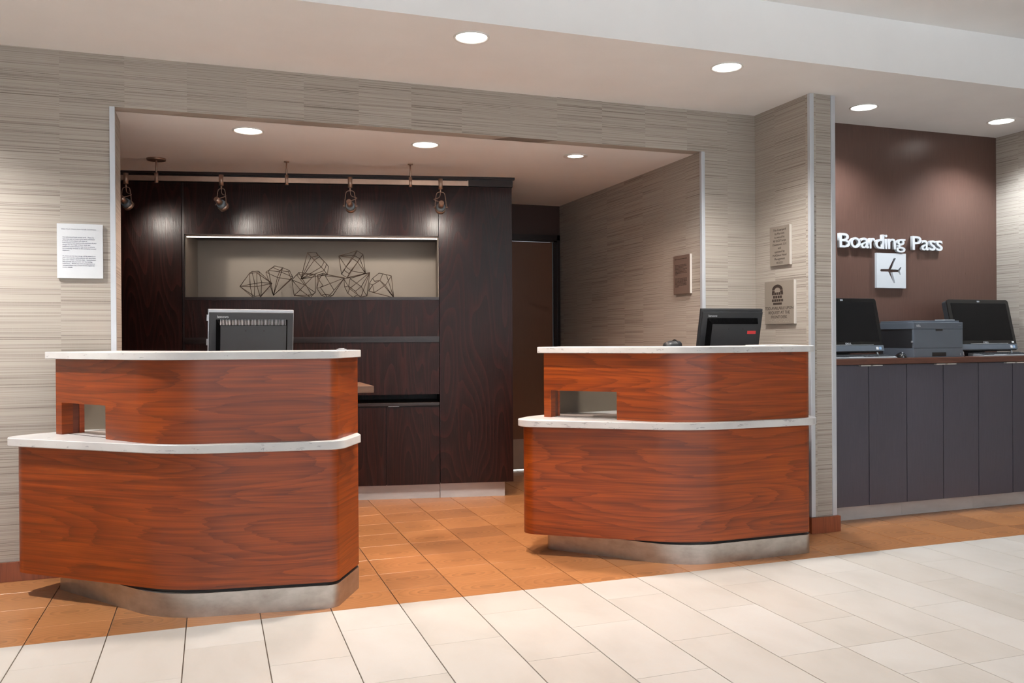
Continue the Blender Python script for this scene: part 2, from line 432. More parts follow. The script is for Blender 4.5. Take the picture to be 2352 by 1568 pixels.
def fit_text(name, body, x0, x1, z0, z1, y, mat, parent, ext=0.0004, off=0.0, bev=0.0):
    """text mesh stretched to the given rectangle in its parent's X-Z plane, facing -Y at depth y"""
    me = text_mesh(body, 0.5, off, bev)
    xs = [v.co.x for v in me.vertices]; ys = [v.co.y for v in me.vertices]; zs = [v.co.z for v in me.vertices]
    a, b, c, d = min(xs), max(xs), min(ys), max(ys); e, f = min(zs), max(zs)
    for v in me.vertices:
        v.co = ((x0 + (v.co.x - a) / (b - a) * (x1 - x0)), y - (v.co.z - e) / (f - e) * ext, z0 + (v.co.y - c) / (d - c) * (z1 - z0))
    me.name = name; me.materials.clear(); me.materials.append(MATS[mat])
    o = bpy.data.objects.new(name, me); C.objects.link(o); o.parent = parent
    return o
def text_block(name, lines, x, z, size, lead, y, mat, parent, align='LEFT', ext=0.0005, sx=1.0):
    """several printed lines joined into one flat print part"""
    bm = nb()
    for k, ln in enumerate(lines):
        if not ln: continue
        me = text_mesh(ln, 0.5, 0.0, 0.0, align)
        tmp = nb(); tmp.from_mesh(me); bpy.data.meshes.remove(me)
        for v in tmp.verts:
            v.co = (x + v.co.x * size * sx, y - (v.co.z + 0.5) * ext, z - k * lead + v.co.y * size)
        m2 = bpy.data.meshes.new('t'); tmp.to_mesh(m2); tmp.free(); bm.from_mesh(m2); bpy.data.meshes.remove(m2)
    return obj(name, bm, mat, parent)
def copy_tree(o, parent=None):
    c = o.copy(); C.objects.link(c); c.parent = parent
    for ch in list(o.children): copy_tree(ch, c)
    return c

# ================================================================== the room
ZC, ZA, ZU, YW, YS = 2.685, 2.418, 2.985, 4.88, 3.84
XL, XR, YB = -4.0, 5.58, -4.4
fl = nb(); box(fl, XL, XR + .1, YB, 7.4, -0.06, -0.0045)
floor = struct('floor', fl, 'grout')
P0, PW, G = -0.108, 0.3013, 0.0042         # grout lines run towards the photographer
tile_meshes = {}
def tile(x0, x1, y0, y1, mat):
    wd, dp = round(x1 - x0, 4), round(y1 - y0, 4)
    key = (wd, dp, mat)
    if key not in tile_meshes:
        bm = nb(); box(bm, -wd / 2, wd / 2, -dp / 2, dp / 2, -0.0045, 0.0)
        top = [e for e in bm.edges if all(v.co.z > -1e-6 for v in e.verts)]
        bmesh.ops.bevel(bm, geom=top, offset=0.0008, segments=1, affect='EDGES')
        me = bpy.data.meshes.new('floor_tile'); bm.to_mesh(me); bm.free(); me.materials.append(MATS[mat]); tile_meshes[key] = me
    o = bpy.data.objects.new('floor_tile', tile_meshes[key]); C.objects.link(o)
    o.parent = floor; o.location = ((x0 + x1) / 2, (y0 + y1) / 2, 0)
YBD = 3.832
wood_rows = [YBD] + [4.05 + 0.2965 * i for i in range(12)]
even = [YBD, 3.552, 2.977, 2.402, 1.827, 1.252]
odd = [YBD, 3.265, 2.690, 2.115, 1.540, 0.965]
extra = {8: [2.686], 9: [2.392]}
field = nb(); wfield = nb()
def wbox(x0, x1, y0, y1): box(wfield, x0, x1, y0, y1, -0.0045, 0.0)
def fbox(x0, x1, y0, y1): box(field, x0, x1, y0, y1, -0.0045, 0.0)
for k in range(-13, 19):
    x0, x1 = P0 + PW * k + G / 2, min(P0 + PW * (k + 1) - G / 2, XR)
    if x1 - x0 < 0.02: continue
    for a, b in zip(wood_rows, wood_rows[1:]):
        xm = (x0 + x1) / 2
        if b < 5.0: ok = True; front = -1.7 < xm
        else: ok = -1.7 < xm < 3.1; front = -0.6 < xm < 3.1
        if front and b < 7.4: tile(x0, x1, a + .0011, b - .0011, 'wood_tile')
        elif b < 5.0: wbox(x0, x1, a + .0011, b - .0011)
    ys = sorted(set((even if k % 2 == 0 else odd) + extra.get(k, [])), reverse=True)
    for b, a in zip(ys, ys[1:]):
        if k >= -6: tile(x0, x1, a + .0008, b - .0008, 'cream_tile')
        else: fbox(x0, x1, a + .0008, b - .0008)
    y = ys[-1]
    while y > YB + 0.1:
        fbox(x0, x1, y - .575 + .0008, y - .0008); y -= .575
tag(obj('wood_tile_field', wfield, 'wood_tile', floor), kind='stuff')
tag(obj('cream_tile_field', field, 'cream_tile', floor), kind='stuff')

c = nb()
box(c, XL - .1, XR + .12, YS, 4.97, ZC, ZC + 0.42)                 # lowered soffit with its fascia
box(c, XL - .1, XR + .12, YB - .1, YS, ZU, ZU + 0.12)              # lobby ceiling
box(c, -1.8, 3.14, 4.97, 7.42, ZA, ZA + 0.1)                       # alcove ceiling
struct('ceiling', c, 'ceiling_paint')

wf = nb()
box(wf, XL, -0.47, YW, 5.21, 0, ZC)
box(wf, -0.47, 3.04, YW, 4.975, ZA, ZC)
box(wf, 3.04, 3.454, YW, 5.0, 0, ZC)
struct('wall_front', wf, 'wallcovering')
struct('wall_wing', B(3.454, 3.63, 4.318, 4.90, 0, ZC), 'wallcovering')
struct('wall_nook', B(3.63, XR, 4.862, 4.96, 0, ZC), 'nook_panel')
struct('wall_right', B(XR, XR + .1, YB, 4.96, 0, ZU), 'wallcovering')
struct('wall_alcove_right', B(3.04, 3.14, 5.0, 7.4, 0, ZA), 'wallcovering')
wd = nb(); box(wd, -1.8, 2.06, 7.3, 7.4, 0, ZA); box(wd, 2.06, 2.985, 7.3, 7.4, 2.095, ZA); box(wd, 2.985, 3.04, 7.3, 7.4, 0, ZA)
struct('wall_alcove_back', wd, 'alcove_dark_paint')
struct('wall_alcove_left', B(-1.9, -1.8, 5.21, 7.4, 0, ZA), 'alcove_dark_paint')
struct('wall_lobby_left', B(XL - .1, XL, YB, 5.21, 0, ZU), 'lobby_paint')
wb = nb()
box(wb, XL, XR, YB - .1, YB, 0, 0.25); box(wb, XL, XR, YB - .1, YB, 2.65, ZU)
for x in (-4.0, -1.0, 2.4, 5.48): box(wb, x, x + .1 if x != -1.0 and x != 2.4 else x + .2, YB - .1, YB, 0.25, 2.65)
struct('wall_lobby_front', wb, 'lobby_paint')
for i, (a, b) in enumerate(((-3.9, -1.0), (-0.8, 2.4), (2.6, 5.48))):
    o = nb()
    for x in (a, (a + b) / 2 - .02, b - .04): box(o, x, x + .04, YB - .07, YB - .03, 0.25, 2.65)
    for z in (0.25, 2.61): box(o, a, b, YB - .07, YB - .03, z, z + .04)
    struct('window_%d' % (i + 1), o, 'aluminium_trim')

# corner trims (aluminium angles) and baseboards
def angle_trim(n, x0, x1, y0, y1, z0, z1):
    struct('trim_%d' % n, B(x0, x1, y0, y1, z0, z1, 0.002), 'aluminium_trim')
angle_trim(1, -0.4905, -0.4645, YW - .010, YW + .016, 0.0, ZA)
angle_trim(2, 3.0365, 3.0625, YW - .010, YW + .016, 0.0, ZA)
angle_trim(3, 3.4475, 3.4775, 4.311, 4.334, 0.098, ZC - .002)
angle_trim(4, 3.6060, 3.6365, 4.311, 4.334, 0.098, ZC - .002)
struct('baseboard_left', B(XL, -0.47, YW - .014, YW, 0, 0.098, 0.002), 'baseboard_wood')
bb = nb(); box(bb, 3.437, 3.652, 4.298, 4.318, 0, 0.096); box(bb, 3.437, 3.454, 4.318, YW, 0, 0.096); box(bb, 3.63, 3.652, 4.318, 4.53, 0, 0.096)
struct('baseboard_wing', bb, 'baseboard_wood')

# door at the end of the alcove
dr = thing('door_1', None, None, (0, 0, 0)); dr['kind'] = 'structure'
obj('door_leaf', B(2.075, 2.970, 7.315, 7.36, 0.012, 2.083), 'door_brown', dr)
obj('kick_plate', B(2.09, 2.955, 7.312, 7.3155, 0.02, 0.285), 'door_plate', dr)
cs = nb()
for x0, x1 in ((2.985, 3.005), (3.005, 3.032)): box(cs, x0 - .012 if x0 < 3 else x0, x1, 7.282 if x0 < 3 else 7.274, 7.3, 0, 2.096 if x0 < 3 else 2.146)
box(cs, 2.03, 3.005, 7.282, 7.3, 2.083, 2.10); box(cs, 2.03, 3.032, 7.274, 7.3, 2.10, 2.146)
obj('door_casing', cs, 'espresso_trim', dr)
obj('door_gap_glow', B(2.08, 2.965, 7.32, 7.35, 0.0005, 0.0105), 'door_gap_light', dr)  # glowing strip stands in for light leaking under the door

# ================================================================== recessed lamps
def spot(name, parent, loc, energy, col, size_deg, blend=0.6, rad=0.06, aim=None):
    l = bpy.data.lights.new(name, 'SPOT'); l.energy = energy; l.color = col; l.spot_size = math.radians(size_deg)
    l.spot_blend = blend; l.shadow_soft_size = rad
    o = bpy.data.objects.new(name, l); C.objects.link(o); o.parent = parent; o.location = loc
    if aim is not None: o.rotation_euler = Vector(aim).to_track_quat('-Z', 'Y').to_euler()
    return o
def downlight(x, y, z, label, group, energy, col, lens, ro=0.090, ri=0.080, ang=130, aim=None):
    d = thing('recessed_downlight', label, 'ceiling light', (x, y, z), 0, group)
    r = nb(); n = 40
    prof = ((ro, 0.0), (ro, -0.004), (ro - .004, -0.006), (ri, -0.005), (ri - .004, -0.001))
    rows = [[r.verts.new((a * math.cos(2 * PI * i / n), a * math.sin(2 * PI * i / n), h)) for i in range(n)] for a, h in prof]
    for A, Bv in zip(rows, rows[1:]):
        for i in range(n): r.faces.new((A[i], Bv[i], Bv[(i + 1) % n], A[(i + 1) % n])).smooth = True
    obj('trim_ring', r, 'lamp_ring', d)
    e = nb(); e.faces.new([e.verts.new(((ri - .002) * math.cos(-2 * PI * i / n), (ri - .002) * math.sin(-2 * PI * i / n), -0.0015)) for i in range(n)])
    obj('lens', e, lens, d)
    spot('downlight_beam', d, (0, 0, -0.02), energy, col, ang, 0.7, 0.07, aim or (0, 0, -1))
    return d
COOL, WARM = (1.0, 0.95, 0.90), (1.0, 0.75, 0.61)
GRP = 'recessed lamps in the soffit'
downlight(1.22, 4.04, ZC, 'round recessed ceiling lamp above the gap between the two wooden desks', GRP, FRONT * 1.5, (1, .90, .80), 'lamp_lens')
downlight(2.686, 4.045, ZC, 'round recessed ceiling lamp above the right-hand wooden desk', GRP, FRONT, COOL, 'lamp_lens')
downlight(4.004, 4.476, ZC, 'round recessed ceiling lamp over the lettering, nearer the wallpapered post', GRP, FRONT * 0.62, (.90, .96, 1.0), 'lamp_lens')
downlight(5.181, 4.470, ZC, 'rightmost round recessed ceiling lamp, near the wallpapered side wall', GRP, FRONT * 0.62, (.90, .96, 1.0), 'lamp_lens')
downlight(-1.55, 4.15, ZC, 'round recessed ceiling lamp beyond the left edge of the picture', GRP, FRONT * 1.9, (1, .97, .93), 'lamp_lens')
GRA = 'recessed lamps in the alcove ceiling'
downlight(0.211, 5.196, ZA, 'leftmost round recessed lamp in the alcove ceiling', GRA, ALC, WARM, 'lamp_lens_warm')
downlight(1.273, 5.231, ZA, 'middle round recessed lamp in the alcove ceiling', GRA, ALC * 1.3, WARM, 'lamp_lens_warm')
downlight(2.306, 5.252, ZA, 'smaller recessed alcove lamp with a wide ring, nearest the alcove side wall', GRA, ALC * .32, WARM, 'lamp_lens_warm', 0.082, 0.055)
for x, wx in ((-1.8, 'left'), (1.2, 'middle'), (4.2, 'right')):
    for y, wy in ((1.2, 'nearer the soffit'), (-1.8, 'nearer the windows')):
        downlight(x, y, ZU, 'round recessed lamp in the high lobby ceiling, %s row, %s' % (wx, wy), 'recessed lamps in the lobby ceiling', LOBBY, (.98, .99, 1.0), 'lamp_lens', 0.10, 0.088, 125)

# unseen pendant lamps added behind the camera to brighten the ceiling
for px in (-1.4, 1.4, 4.2):
    lp = thing('added_pendant_lamp', 'added unseen white pendant lamp brightening the ceiling, %s of three' % {-1.4: 'left', 1.4: 'middle', 4.2: 'right'}[px], 'pendant lamp', (px, -1.2, 2.52), 0, 'added pendants brightening the ceiling')
    hs = nb(); box(hs, -.9, .9, -.06, .06, -.05, .0); obj('housing', hs, 'lamp_ring', lp)
    for sx in (-.7, .7):
        cw = nb(); cyl(cw, (sx, 0, 0), (sx, 0, ZU - 2.52), .003, n=6); obj('cord', cw, 'silver_bezel', lp)
    ul = area_light('added_uplight', (0, 0, .012), (PI, 0, 0), 1.7, .10, UPL, (.93, .97, 1.0)); ul.parent = lp

# ================================================================== the two reception desks
Z_KICK, Z_B0, Z_B1, Z_C1, Z_U0, Z_U1, Z_T = 0.103, 0.117, 0.713, 0.752, 0.7525, 1.117, 1.151
def desk(name, label, A, Bu, Bl, Cc, D, Al, back, E, Ai, Fi, Ei, hole_u, hole_z, ven, panel):
    d = thing(name, label, 'desk', (Cc[0], Cc[1], 0), 0, 'reception desks')
    ox, oy = Cc
    T = lambda P: [(p[0] - ox, p[1] - oy) for p in P]
    up_poly = T([A, Bu, Cc, D, E] + back[::-1][:1] )
    # plinth: follows the upper outline, so the lower body oversails it on the left
    kp = T([A, Bu, Cc, D, (D[0] - .04, back[-1][1] - .03), (A[0] + .28, A[1] + .16)])
    obj('plinth', prism(nb(), rounded(kp, [.03, .42, .055, .01, .02, .02], 12), 0.0, Z_KICK), 'brushed_steel', d, label='brushed steel plinth')
    rv = offset_poly(kp, [-.02] * 6)
    obj('shadow_gap', prism(nb(), rounded(rv, [.03, .42, .05, .01, .02, .02], 12), Z_KICK, Z_B0), 'dark_reveal', d)
    lowp = T([Al, Bl, Cc, D, E] + back[::-1])
    nbk = len(back)
    rr = [.085, .62, .055, .006, .02] + [.3] * nbk
    obj('lower_body', prism(nb(), rounded(lowp, rr, 14), Z_B0, Z_B1), ven, d)
    lc = offset_poly(lowp, [.038, .036, .040, -.002, 0.0] + [.006] * (nbk - 1) + [.02])
    obj('lower_counter', prism(nb(), rounded(lc, [.10, .62, .085, .008, .02] + [.3] * nbk, 14), Z_B1, Z_C1, 0.004), 'white_quartz', d, label='white quartz lower counter')
    # upper body: a thick veneered screen with a pass-through opening near its left end
    th = 0.055
    up = T([A, Bu, Cc, D]); inn = offset_poly(up + T([Ei, Fi, Ai]), [-th] * 3 + [0] * 4)[:4]
    d0 = (Vector(up[1]) - Vector(up[0])).normalized(); n0 = Vector((-d0.y, d0.x))
    inn[0] = tuple(Vector(up[0]) + n0 * th); d3 = (Vector(up[3]) - Vector(up[2])).normalized(); inn[3] = tuple(Vector(up[3]) + Vector((-d3.y, d3.x)) * th)
    def path(P, r1, r2, uh):
        Rn = rounded(P + [(P[3][0] - 1, P[3][1] + 3), (P[0][0] - 1, P[0][1] + 3)], [0, r1, r2, 0, 0, 0], 14)[:-2]
        a = Vector(P[0]); dd = (Vector(P[1]) - a).normalized()
        return [a] + [a + dd * u for u in uh] + Rn[1:]
    o_ = path(up, .42, .060, hole_u); i_ = path(inn, .42 - th, .02, hole_u)
    hz = hole_z
    H = lambda u0, u1, z0, z1: u0 > hole_u[0] - 1e-3 and u1 < hole_u[1] + 1e-3 and z1 < hz + 1e-3
    obj('upper_body', ribbon(o_, i_, [Z_U0, hz, Z_U1], H), ven, d)
    # jamb lining of the opening: a dark band and a lighter back strip behind the veneer
    a = Vector(up[0]); ang0 = math.atan2(d0.y, d0.x)
    M = Matrix.Translation((a.x, a.y, 0)) @ Matrix.Rotation(ang0, 4, 'Z')
    obj('jamb_lining', B(0.004, hole_u[0], th, th + .030, Z_U0, Z_U1 - .002, mtx=M), 'jamb_brown', d)
    obj('jamb_back_strip', B(0.004, hole_u[0] + .002, th + .031, th + .056, Z_U0, Z_U1 - .002, mtx=M), 'cherry_edge', d)
    obj('glazing_slot', B(hole_u[0], hole_u[1], th * .55, th * .55 + .006, Z_C1 + .0002, Z_C1 + .0012, mtx=M), 'dark_reveal', d)
    pp = T(panel); p2 = [(p[0], p[1] + .016) for p in pp]
    obj('back_panel', ribbon(pp, p2, [Z_U0, Z_U1 - .004]), 'desk_liner_grey', d)
    tp = T([A, Bu, Cc, D, Ei, Fi, Ai])
    tc = offset_poly(tp, [.040, .032, .027, 0.0, .0, .0, .022])
    obj('upper_counter', prism(nb(), rounded(tc, [.003, .44, .075, .006, .02, .05, .006], 14), Z_U1, Z_T, 0.003), 'white_quartz', d, label='white quartz upper counter')
    return d
deskL = desk('reception_desk', 'cherry veneer reception desk with two white counters, beside the left wall notice',
     A=(-.714, 4.652), Bu=(-.209, 3.969), Bl=(-.136, 3.9595), Cc=(.523, 3.873), D=(.6655, 4.145), Al=(-.905, 4.594),
     back=[(-.77, 4.73), (-.60, 4.82), (-.30, 4.845)], E=(.66, 4.845), Ai=(-.43, 4.852), Fi=(-.011, 4.3065), Ei=(.645, 4.22),
     hole_u=(.052, .428), hole_z=.906, ven='cherry_veneer', panel=[(-.705, 4.79), (-.58, 4.815), (-.30, 4.825), (.1, 4.825)])
deskR = desk('reception_desk', 'cherry veneer reception desk with two white counters, beside the wallpapered post',
     A=(1.790, 4.545), Bu=(2.337, 3.920), Bl=(2.379, 3.920), Cc=(3.135, 3.927), D=(3.235, 4.21), Al=(1.605, 4.472),
     back=[(1.75, 4.63), (2.03, 4.750), (2.37, 4.785)], E=(3.25, 4.79), Ai=(2.06, 4.783), Fi=(2.50, 4.282), Ei=(3.22, 4.29),
     hole_u=(.045, .446), hole_z=.905, ven='cherry_veneer_two', panel=[(1.93, 4.70), (2.04, 4.74), (2.37, 4.765), (2.7, 4.77)])

# work table on the clerk's side of the left desk; only its end shows past the desk
wt = thing('work_table', 'brown wooden work table end showing behind the left desk', 'table', (0, 0, 0))
obj('table_top', B(-.20, .885, 4.93, 5.42, .893, .932, .002), 'walnut_shelf', wt)
obj('end_panel', B(.50, .53, 4.97, 5.40, 0.0, .893), 'walnut_shelf', wt)
obj('end_panel', B(-.18, -.15, 4.97, 5.40, 0.0, .893), 'walnut_shelf', wt)

# ================================================================== desk monitors seen from behind
def back_monitor(label, loc, rz, tilt, wdt=.47, hgt=.345, left_clips=False, red=False, tone='black_plastic', zb=.10):
    m = thing('computer_monitor', label, 'monitor', loc, rz, 'desk computers seen from behind')
    # local: back faces -Y (towards the lobby); panel bottom at z = zb
    K = Matrix.Translation((0, 0, zb)) @ Matrix.Rotation(tilt, 4, 'X')
    hw = wdt / 2
    obj('front_frame', B(-hw, hw, 0.0, .022, 0, hgt, .004, K), 'silver_bezel' if left_clips else 'black_plastic', m)
    obj('back_cover', B(-hw + .004, hw - .006, -.014, 0.0, 0.004, hgt - .016, .003, K), tone, m)
    # raised electronics housing: frustum
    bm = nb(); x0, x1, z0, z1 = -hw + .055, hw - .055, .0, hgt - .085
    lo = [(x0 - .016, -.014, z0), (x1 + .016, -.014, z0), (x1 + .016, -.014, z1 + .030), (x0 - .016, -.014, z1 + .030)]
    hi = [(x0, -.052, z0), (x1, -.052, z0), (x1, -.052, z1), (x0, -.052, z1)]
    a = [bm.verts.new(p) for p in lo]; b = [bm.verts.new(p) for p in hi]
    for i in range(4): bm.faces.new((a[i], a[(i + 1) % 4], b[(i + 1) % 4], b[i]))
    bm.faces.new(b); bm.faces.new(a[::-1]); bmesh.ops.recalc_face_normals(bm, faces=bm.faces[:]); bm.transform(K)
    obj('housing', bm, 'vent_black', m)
    obj('housing_face', B(x0 + .001, x1 - .001, -.0535, -.0515, z0 + .001, z1 - .001, .0005, K), tone, m)
    # cooling fins along the top chamfer of the housing
    fb = nb(); n = 46
    for i in range(n):
        x = x0 + (x1 - x0) * (i + .5) / n
        p = [Vector((x - .0013 + .004, -.0165, z1 + .029)), Vector((x + .0013 + .004, -.0165, z1 + .029)), Vector((x + .0013 - .004, -.0535, z1 + .001)), Vector((x - .0013 - .004, -.0535, z1 + .001))]
        q = [v + Vector((0, -.0015, .0028)) for v in p]
        A = [fb.verts.new(v) for v in p]; Q = [fb.verts.new(v) for v in q]
        fb.faces.new(Q); [fb.faces.new((A[k], A[(k + 1) % 4], Q[(k + 1) % 4], Q[k])) for k in range(4)]
    bmesh.ops.recalc_face_normals(fb, faces=fb.faces[:]); fb.transform(K)
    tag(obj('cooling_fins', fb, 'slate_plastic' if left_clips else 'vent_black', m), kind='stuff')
    for sx in (-.045, .055):
        s = nb(); cyl(s, (sx, -.0525, z1 - .03), (sx, -.0545, z1 - .03), .004, n=12); s.transform(K); obj('screw', s, 'dark_reveal', m)
    e = bpy.data.objects.new('maker_mark_holder', None)
    tx = fit_text('maker_mark', 'lenovo', -hw + .045, -hw + .105, hgt - .047, hgt - .034, -.0142, 'letter_white', m, .0006, .012)
    tx.data.transform(K); bpy.data.objects.remove(e)
    if red:
        obj('red_label', B(x1 - .072, x1 - .012, -.0542, -.0530, z1 - .062, z1 - .042, 0, K), 'red_label', m)
    if left_clips:
        for z in (hgt - .065, hgt - .20): obj('side_clip', B(-hw - .007, -hw + .003, .002, .016, z, z + .034, .001, K), 'silver_bezel', m)
    st = nb(); box(st, -.05, .05, -.035, -.005, 0.008, zb + .06); st.transform(Matrix.Identity(4)); obj('stand_neck', st, 'black_plastic', m)
    obj('stand_foot', B(-.13, .13, -.09, .11, 0, .010, .003), 'black_plastic', m)
    return m
back_monitor('dark monitor seen from behind above the left desk, with pale clips at its side', (.212, 5.06, .932), math.radians(10), math.radians(6), .472, .345, True, False, zb=.098)
back_monitor('black monitor with a small red label seen from behind above the right desk', (3.055, 4.63, .752), math.radians(-2), math.radians(13), .432, .36, False, True, zb=.272)
# barcode scanner head on its stand behind the right desk
bs = thing('barcode_scanner', 'black barcode scanner peeking over the right desk counter', 'scanner', (2.655, 4.60, .752), math.radians(8))
obj('stand_base', B(-.05, .05, -.05, .05, 0, .015, .004), 'black_plastic', bs)
s = nb(); cyl(s, (0, 0, .012), (0, 0, .375), .011, n=12); obj('stand_pole', s, 'black_plastic', bs)
h = nb()
prof = [(-.056, .024, .385), (-.050, .036, .393), (-.020, .042, .398), (.015, .042, .400), (.022, .046, .401), (.048, .040, .400), (.056, .030, .398)]
rows = []
for x, r, z in prof: rows.append([h.verts.new((x, r * .85 * math.cos(2 * PI * i / 16), z + r * .72 * math.sin(2 * PI * i / 16))) for i in range(16)])
for A_, B_ in zip(rows, rows[1:]):
    for i in range(16): h.faces.new((A_[i], A_[(i + 1) % 16], B_[(i + 1) % 16], B_[i])).smooth = True
h.faces.new(rows[0]); h.faces.new(rows[-1][::-1]); bmesh.ops.recalc_face_normals(h, faces=h.faces[:])
obj('scanner_head', h, 'black_plastic', bs)
r = nb(); cyl(r, (.018, 0, .4005), (.024, 0, .401), .0365, n=24); obj('grip_ring', r, 'dark_reveal', bs)
# a loose sheet on the right counter and a paper clip on the left one
tag(obj('paper_sheet', B(2.93, 3.15, 4.05, 4.24, Z_T + .0002, Z_T + .0032), 'paper_white'), 'thin white paper pad on the right end of the right desk counter', 'paper')
pc = nb(); tube(pc, [(.555, 4.06, Z_T + .003), (.600, 4.07, Z_T + .003), (.602, 4.085, Z_T + .003), (.566, 4.078, Z_T + .003), (.566, 4.068, Z_T + .006), (.592, 4.074, Z_T + .006)], .0028, 6)
tag(obj('paper_clip', pc, 'silver_bezel'), 'small silver clip lying on the right end of the left desk counter', 'clip')

# ================================================================== wall notices
def sign(name, label, x, y, z, rz, wd, ht, th, face, edge):
    s = thing(name, label, 'sign', (x, y, z), rz)       # local: face towards -Y, origin at lower left of its back
    obj('plate', B(0, wd, -th, -.004, 0, ht, .0015), face, s)
    obj('backing', B(.004, wd - .004, -.004, 0, .004, ht - .004), edge, s)
    return s
NOTICE = ['We welcome all bank issued cards.  Please be', 'ware that each of these cards when presented', 'at check in and swiped will make an', 'authorization hold based on the estimate of your',
          'charges for the length of your hotel stay.', 'Additional authorizations may occur to ensure', 'the availability of funds on the card prior to your', 'departure.', '', '',
          'At check out the final charge will be taken from', 'your card and the authorizations will drop from', 'your card within 3 business days.  Authorization', 'time periods vary by banks and the lending',
          'institutions.  Should you have any questions or', 'concerns please see a Guest Service Agent for', 'further details.']
HEAD = 'Debit Card / Check Card / Credit Card Notice'
n1 = sign('wall_notice', 'pale silver card notice on the wallpaper left of the alcove', -.7365, YW, 1.523, 0, .2125, .279, .016, 'sign_silver', 'sign_edge')
text_block('heading_print', [HEAD], .021, .248, .0083, .01, -.0161, 'print_navy', n1)
text_block('body_print', NOTICE, .025, .207, .0079, .0096, -.0161, 'print_navy', n1)
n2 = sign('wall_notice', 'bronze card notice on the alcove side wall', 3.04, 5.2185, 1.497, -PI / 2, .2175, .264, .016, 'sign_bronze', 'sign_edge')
obj('bright_edge', B(.2165, .2190, -.0165, -.001, 0, .264), 'sign_edge', n2)
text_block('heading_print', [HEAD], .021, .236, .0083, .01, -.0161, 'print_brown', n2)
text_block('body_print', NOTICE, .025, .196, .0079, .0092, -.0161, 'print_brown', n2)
n3 = sign('wall_notice', 'taupe ownership plaque, upper of two on the wing wall', 3.454, 4.6985, 1.657, -PI / 2, .2030, .252, .017, 'sign_taupe', 'sign_edge')
obj('bright_edge', B(.2020, .2045, -.0175, -.001, 0, .252), 'sign_edge', n3)
text_block('print', ['This Courtyard', 'by Marriott', 'is owned by', 'NF II/CI Tampa', 'Downtown, LLC', 'and', 'operated by', 'McKibbon Hotel', 'Management'], .1015, .222, .0200, .0232, -.0171, 'print_brown', n3, 'CENTER', sx=1.05)
text_block('small_print', ['NFII/CI Tampa Downtown', 'Courtyard Management, LLC'], .1015, .020, .0058, .0075, -.0171, 'print_brown', n3, 'CENTER')
n4 = sign('wall_notice', 'taupe telephone plaque with raised dots, lower of two on the wing wall', 3.454, 4.7545, 1.282, -PI / 2, .3000, .277, .018, 'sign_taupe', 'sign_edge')
obj('bright_edge', B(.2990, .3015, -.0185, -.001, 0, .277), 'sign_edge', n4)
text_block('print', ['TDD AVAILABLE UPON', 'REQUEST AT THE', 'FRONT DESK'], .150, .093, .0272, .0280, -.0181, 'print_brown', n4, 'CENTER', sx=1.02)
# telephone handset over a keyboard
pk = nb(); cx, zt = .135, .226
ar = [(math.cos(a) * .055, math.sin(a) * .036) for a in [PI * i / 14 for i in range(15)]]; ai = [(x * .52, z * .46) for x, z in ar]
for k in range(14):
    q = [pk.verts.new((cx + p[0], -.0187, zt - .008 + p[1])) for p in (ar[k], ar[k + 1], ai[k + 1], ai[k])]; pk.faces.new(q)
for sx in (-1, 1): box(pk, cx + sx * .042 - .013, cx + sx * .042 + .013, -.0187, -.0181, zt - .024, zt - .011)
for row, (nn, zz) in enumerate(((5, .188), (4, .166), (5, .144))):
    for i in range(nn): xx = cx + (i - (nn - 1) / 2) * .0235; box(pk, xx - .0095, xx + .0095, -.0187, -.0181, zz, zz + .016)
box(pk, cx - .044, cx + .044, -.0187, -.0181, .124, .138)
bmesh.ops.recalc_face_normals(pk, faces=pk.faces[:])
obj('pictogram', pk, 'print_brown', n4)
bd = nb()
for i in range(26):
    for j in range(2):
        for k in range(2):
            if random.random() < .5:
                xx, zz = .055 + i * .0075 + (k - .5) * .003, .024 - (i % 2) * .011 + j * .004
                cyl(bd, (xx, -.018, zz), (xx, -.0192, zz), .0012, .0007, n=6)
tag(obj('raised_dots', bd, 'braille_dot', n4), kind='stuff')

# ================================================================== built-in espresso cabinet across the back of the alcove
CA = math.radians(-11.8)
CX, CY = 2.157, 6.12
cab = thing('wall_cabinet', 'dark espresso oak built-in cabinet with a lit display niche', 'cabinet', (CX, CY, 0), CA)
D_ = .62                       # carcass depth
ES = 'espresso_oak'
obj('side_panel', B(-.552, 0.0, 0.0, D_, .116, 2.345), ES, cab)          # tall panel on the right
obj('left_panel', B(-3.45, -2.407, 0.004, D_, .116, 2.345), ES, cab)
obj('divider_strip', B(-2.404, -2.389, 0.010, .20, .116, 2.345), 'espresso_trim', cab)
obj('top_panel', B(-2.387, -.556, 0.0, .03, 1.972, 2.345), ES, cab)
obj('crown_filler', B(-3.45, 0.008, -.006, D_, 2.348, 2.418), 'espresso_trim', cab)
cr = nb(); box(cr, -3.45, 0.022, -.020, .02, 2.400, 2.418); obj('crown_bead', cr, 'espresso_trim', cab)
nl = nb(); n0, n1_, zb_, zt_ = -2.387, -.556, 1.516, 1.972
box(nl, n0, n1_, .40, .42, zb_ - .02, zt_ + .05)
box(nl, n0 - .001, n0 + .004, .03, .40, zb_, zt_)
box(nl, n1_ - .004, n1_ + .001, .03, .40, zb_, zt_)
obj('niche_liner', nl, 'niche_paint', cab)
nt = nb(); box(nt, n0, n1_, .03, .42, zt_, zt_ + .015); obj('niche_top', nt, 'espresso_trim', cab)
obj('niche_floor', B(n0, n1_, .0, .42, zb_ - .022, zb_), 'espresso_trim', cab)
obj('middle_panel', B(n0, n1_, 0.0, .03, 1.222, zb_ - .023), ES, cab)
lg = nb(); box(lg, n0, n1_, -.020, .03, 1.206, 1.222); box(lg, n0, n1_, -.012, .03, 1.192, 1.206); box(lg, n0, n1_, -.005, .03, 1.180, 1.192)
obj('ledge_moulding', lg, 'espresso_trim', cab)
